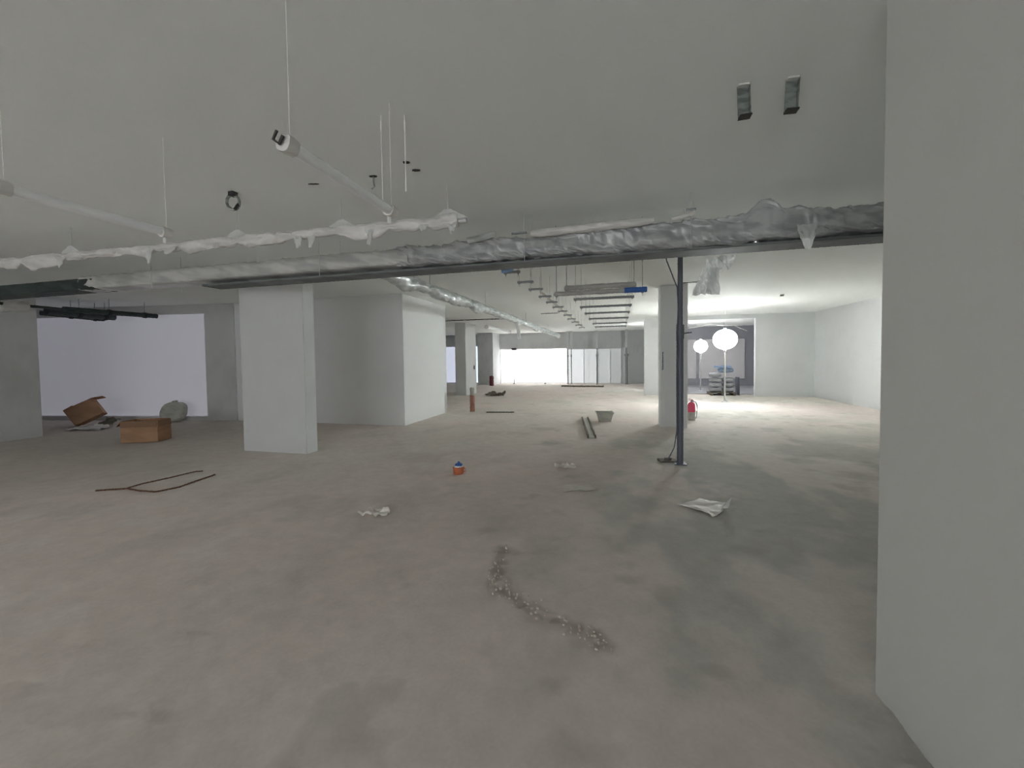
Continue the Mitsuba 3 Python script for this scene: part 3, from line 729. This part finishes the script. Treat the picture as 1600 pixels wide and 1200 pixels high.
t = thing('standing_pipe', 'terracotta brown pipe standing on end with a pale top, right of the core block', 'pipe')
obj('pipe', lathe([(0.06, 0), (0.075, 0), (0.075, 0.05), (0.072, 0.5), (0.06, 0.5), (0.06, 0)], (-4.31, 11.75, 0), 20), 'm_terracotta', t, smooth=40)
k = obj('sleeve', lathe([(0.05, 0.45), (0.07, 0.5), (0.07, 0.70), (0.062, 0.73), (0.05, 0.73), (0.05, 0.45)], (-4.31, 11.75, 0), 20), 'm_dust', t, smooth=40)
tag(k, 'pale grey sleeve on top')
t = thing('standing_drum', 'dark maroon cylinder standing by the far pier beside the glaring window', 'cylinder')
obj('body', lathe([(0, 0), (0.125, 0), (0.13, 0.02), (0.13, 0.54), (0.11, 0.56), (0, 0.56)], (-7.27, 23.2, 0), 20), 'm_maroon', t, smooth=40)
obj('lid', lathe([(0, 0.56), (0.10, 0.56), (0.10, 0.585), (0, 0.59)], (-7.27, 23.2, 0), 20), 'm_maroon', t, smooth=40)

# ------------------------------------------------------------------ cardboard boxes and things by the sheeted window
def carton(w, d_, h_, th=0.012, flaps=(0.7, 0.5, -0.3, 0.9), fl=0.45):
    body = cat_([box(-w / 2, w / 2, -d_ / 2, d_ / 2, 0, th), box(-w / 2, w / 2, -d_ / 2, -d_ / 2 + th, th, h_), box(-w / 2, w / 2, d_ / 2 - th, d_ / 2, th, h_),
                 box(-w / 2, -w / 2 + th, -d_ / 2 + th, d_ / 2 - th, th, h_), box(w / 2 - th, w / 2, -d_ / 2 + th, d_ / 2 - th, th, h_)])
    f = []
    for i, a in enumerate(flaps):
        along, off = ((w, d_ / 2), (d_, w / 2))[i % 2]
        m = box(-along / 2 + 0.01, along / 2 - 0.01, -0.004, 0.004, 0, fl * min(w, d_))
        m = move(m, rx=-a)
        f.append(move(move(m, (0, off, h_)), rz=(math.pi, math.pi / 2, 0, -math.pi / 2)[i]))
    return body, f


t = thing('cardboard_box', 'brown cardboard box tipped onto its edge before the sheeted window', 'box')
body, flaps = carton(0.60, 0.40, 0.46, flaps=(-1.50, -1.46, -1.50, 1.9), fl=0.5)
pose = dict(loc=(-13.30, 7.55, 0.155), rz=0.95, ry=-0.50, rx=-0.22)
obj('body', move(body, **pose), 'm_card', t)
for f in flaps:
    obj('flap', move(f, **pose), 'm_card', t)
t = thing('cardboard_box', 'low brown cardboard box standing upright, nearer to the viewer than the tipped one', 'box')
body, flaps = carton(0.66, 0.42, 0.43, flaps=(3.05, 2.5, 3.05, 3.05), fl=0.30)
pose = dict(loc=(-9.42, 6.24, 0.012), rz=0.42)
obj('body', move(body, **pose), 'm_card', t)
for f in flaps:
    obj('flap', move(f, **pose), 'm_card_dark', t)
k = obj('dark_bundle', sheet((-13.15, 7.55, 0.02), (-12.72, 7.60, 0.02), (-12.72, 7.85, 0.14), (-13.1, 7.85, 0.16), 14, 0.09, 14, zmin=0.008), 'm_wood_dark', smooth=True)
tag(k, 'dark crumpled bundle on the floor right of the tipped cardboard box', 'bundle')
k = obj('floor_sheet', sheet((-12.85, 6.75, 0.03), (-12.05, 6.95, 0.03), (-12.35, 7.45, 0.05), (-13.2, 7.35, 0.05), 18, 0.10, 4, zmin=0.01), 'm_film_white', smooth=True)
tag(k, 'pale crumpled plastic sheet on the floor below the tipped cardboard box', 'plastic sheet')
t = thing('grey_sack', 'pale grey tied sack resting against the sheeted window at its right', 'sack')
g = trimesh.creation.icosphere(subdivisions=4, radius=1.0)
v = np.sign(g.vertices) * np.abs(g.vertices) ** 0.7
v = v * (1 + 0.18 * (meshkit.fbm(v * 1.8 + 5, 3, 4) - 0.5)[:, None])
v[:, 0] += 0.18 * v[:, 2]
obj('body', move(trimesh.Trimesh(v * [0.36, 0.14, 0.27], g.faces, process=False), (-11.72, 8.44, 0.27), rz=0.14), 'm_trough', t, smooth=True)
obj('neck', move(lathe([(0, 0), (0.09, 0), (0.05, 0.05), (0.07, 0.09), (0, 0.09)], (0, 0, 0), 12), (-11.64, 8.44, 0.49), rx=0.1), 'm_trough', t, smooth=40)

# ------------------------------------------------------------------ things on the floor
t = thing('steel_strap', 'thin rusty strap bent into an open frame lying on the floor at the left', 'strap')
obj('strap', tube([(-6.36, 3.615, 0.012), (-6.2, 3.70, 0.012), (-6.04, 3.755, 0.016), (-5.80, 3.73, 0.012), (-5.54, 3.745, 0.012), (-5.45, 3.95, 0.012), (-5.50, 4.25, 0.014), (-5.54, 4.51, 0.012)], 0.010, 6), 'm_rust', t)
obj('strap', tube([(-6.08, 3.78, 0.012), (-6.10, 3.97, 0.012), (-6.03, 4.25, 0.012), (-5.99, 4.58, 0.012), (-5.9, 4.62, 0.012)], 0.008, 6), 'm_rust', t)

t = thing('small_pot', 'small orange pot with a blue lid on the bare floor in the middle', 'pot')
bx, by = -2.165, 5.3
obj('pot', lathe([(0, 0), (0.062, 0), (0.075, 0.03), (0.08, 0.095), (0.072, 0.10), (0, 0.10)], (bx, by, 0.002), 22), 'm_orange', t, smooth=40)
k = obj('neck', lathe([(0, 0.10), (0.062, 0.10), (0.058, 0.118), (0, 0.118)], (bx, by, 0.002), 20), 'm_white_plastic', t, smooth=40)
tag(k, 'whitish rim')
k = obj('lid', lathe([(0, 0.118), (0.056, 0.118), (0.05, 0.138), (0.02, 0.146), (0.014, 0.17), (0, 0.17)], (bx + 0.004, by, 0.002), 20), 'm_blue', t, smooth=40)
tag(k, 'blue lid')
obj('handle', tube([(bx + 0.075, by, 0.09), (bx + 0.10, by, 0.08), (bx + 0.105, by, 0.05), (bx + 0.078, by, 0.035)], 0.006, 6), 'm_orange', t)

t = thing('mixing_trough', 'small grey mixing trough with flared sides standing on the floor left of the right-hand column', 'trough')
q = np.array([(-0.145, -0.11), (0.145, -0.11), (0.145, 0.11), (-0.145, 0.11)])
q2 = np.array([(-0.205, -0.16), (0.205, -0.16), (0.205, 0.16), (-0.205, 0.16)])
v = np.vstack([np.c_[q, np.zeros(4)], np.c_[q2, np.full(4, 0.23)], np.c_[q2 * 0.92, np.full(4, 0.23)], np.c_[q * 0.92, np.full(4, 0.02)]])
f = [(3, 2, 1, 0), (12, 13, 14, 15)]
for i in range(4):
    j = (i + 1) % 4
    f += [(i, j, 4 + j, 4 + i), (4 + i, 4 + j, 8 + j, 8 + i), (8 + i, 8 + j, 12 + j, 12 + i)]
obj('body', move(quads(v, f), (-0.335, 10.45, 0.002), rz=0.12), 'm_trough', t)
rimv = [move(box(-0.225, 0.225, -0.18, -0.16, 0.12, 0.145), (-0.335, 10.45, 0), rz=0.12)]
obj('rim', move(cat_([box(-0.22, 0.22, -0.175, -0.16, 0.215, 0.235), box(-0.22, 0.22, 0.16, 0.175, 0.215, 0.235), box(-0.22, -0.205, -0.16, 0.16, 0.215, 0.235), box(0.205, 0.22, -0.16, 0.16, 0.215, 0.235)]), (-0.335, 10.45, 0.002), rz=0.12), 'm_trough', t)

t = thing('channel_board', 'long pale board between two dark raised edges, lying left of the mixing trough', 'board')
L_ = 2.55
pose = dict(loc=(-0.675, 9.45, 0.003), rz=math.atan2(2.53, -0.333))
obj('board', move(box(-L_ / 2, L_ / 2, -0.055, 0.055, 0, 0.03, 0.004), **pose), 'm_board', t)
obj('edge', move(box(-L_ / 2, L_ / 2, 0.055, 0.085, 0, 0.06), **pose), 'm_wood_dark', t)
obj('edge', move(box(-L_ / 2, L_ / 2, -0.085, -0.055, 0, 0.06), **pose), 'm_wood_dark', t)
t = thing('timber_batten', 'thin dark timber batten lying crosswise on the floor right of the terracotta pipe', 'timber')
obj('batten', move(box(-0.42, 0.42, -0.03, 0.03, 0, 0.03, 0.004), (-3.39, 11.6, 0.002), rz=0.12), 'm_wood_dark', t)
t = thing('long_board', 'long dark board lying on the floor before the veiled far window', 'board')
obj('board', move(box(-1.15, 1.15, -0.10, 0.10, 0, 0.07, 0.006), (-1.9, 22.6, 0.002), rz=-0.12), 'm_wood_dark', t)
t = thing('rubbish_heap', 'low dark heap of rubbish on the floor right of the slim far column', 'rubbish')
obj('heap', sheet((-5.55, 16.7, 0.02), (-4.75, 16.8, 0.02), (-4.8, 17.3, 0.04), (-5.5, 17.3, 0.03), 18, 0.28, 17, freq=2.4, zmin=0.005), 'm_wood_dark', t, smooth=True)


def litter(c, size, rz, label, seed, amp, m='m_film_white', n=20, asp=0.6):
    a, b = size / 2, size / 2 * asp
    R = np.array([[math.cos(rz), -math.sin(rz)], [math.sin(rz), math.cos(rz)]])
    q = [np.r_[R @ p + c, 0.01] for p in np.array([(-a, -b), (a, -b * 0.6), (a * 0.85, b), (-a * 0.7, b * 0.8)])]
    k = obj('crumpled_film', sheet(*q, n, amp, seed, freq=2.6, zmin=0.006, ragged=0.25), m, smooth=True)
    tag(k, label, 'plastic scrap')


litter((-2.45, 3.70), 0.30, 0.1, 'crumpled white plastic scrap lying alone on the floor, nearest the viewer at centre left', 61, 0.10, m='m_paper')
litter((-0.76, 5.90), 0.32, -0.1, 'crumpled pale plastic scrap on the floor inside the column shadow', 62, 0.10, m='m_paper')
litter((-0.50, 4.98), 0.44, 0.25, 'flat pale plastic scrap on the floor between the two crumpled ones', 63, 0.03, m='m_scrap')
t = thing('white_sheet', 'white sheet with one corner turned up, on the floor before the steel prop', 'plastic sheet')
obj('sheet', sheet((0.62, 4.62, 0.02), (0.90, 4.36, 0.02), (1.14, 4.72, 0.05), (0.86, 4.88, 0.03), 22, 0.028, 65, freq=1.6, zmin=0.006, ragged=0.2), 'm_scrap', t, smooth=True)
obj('corner', sheet((0.99, 4.55, 0.02), (1.10, 4.62, 0.02), (1.13, 4.66, 0.115), (1.06, 4.62, 0.07), 10, 0.03, 66, ragged=0.2), 'm_film_white', t, smooth=True)
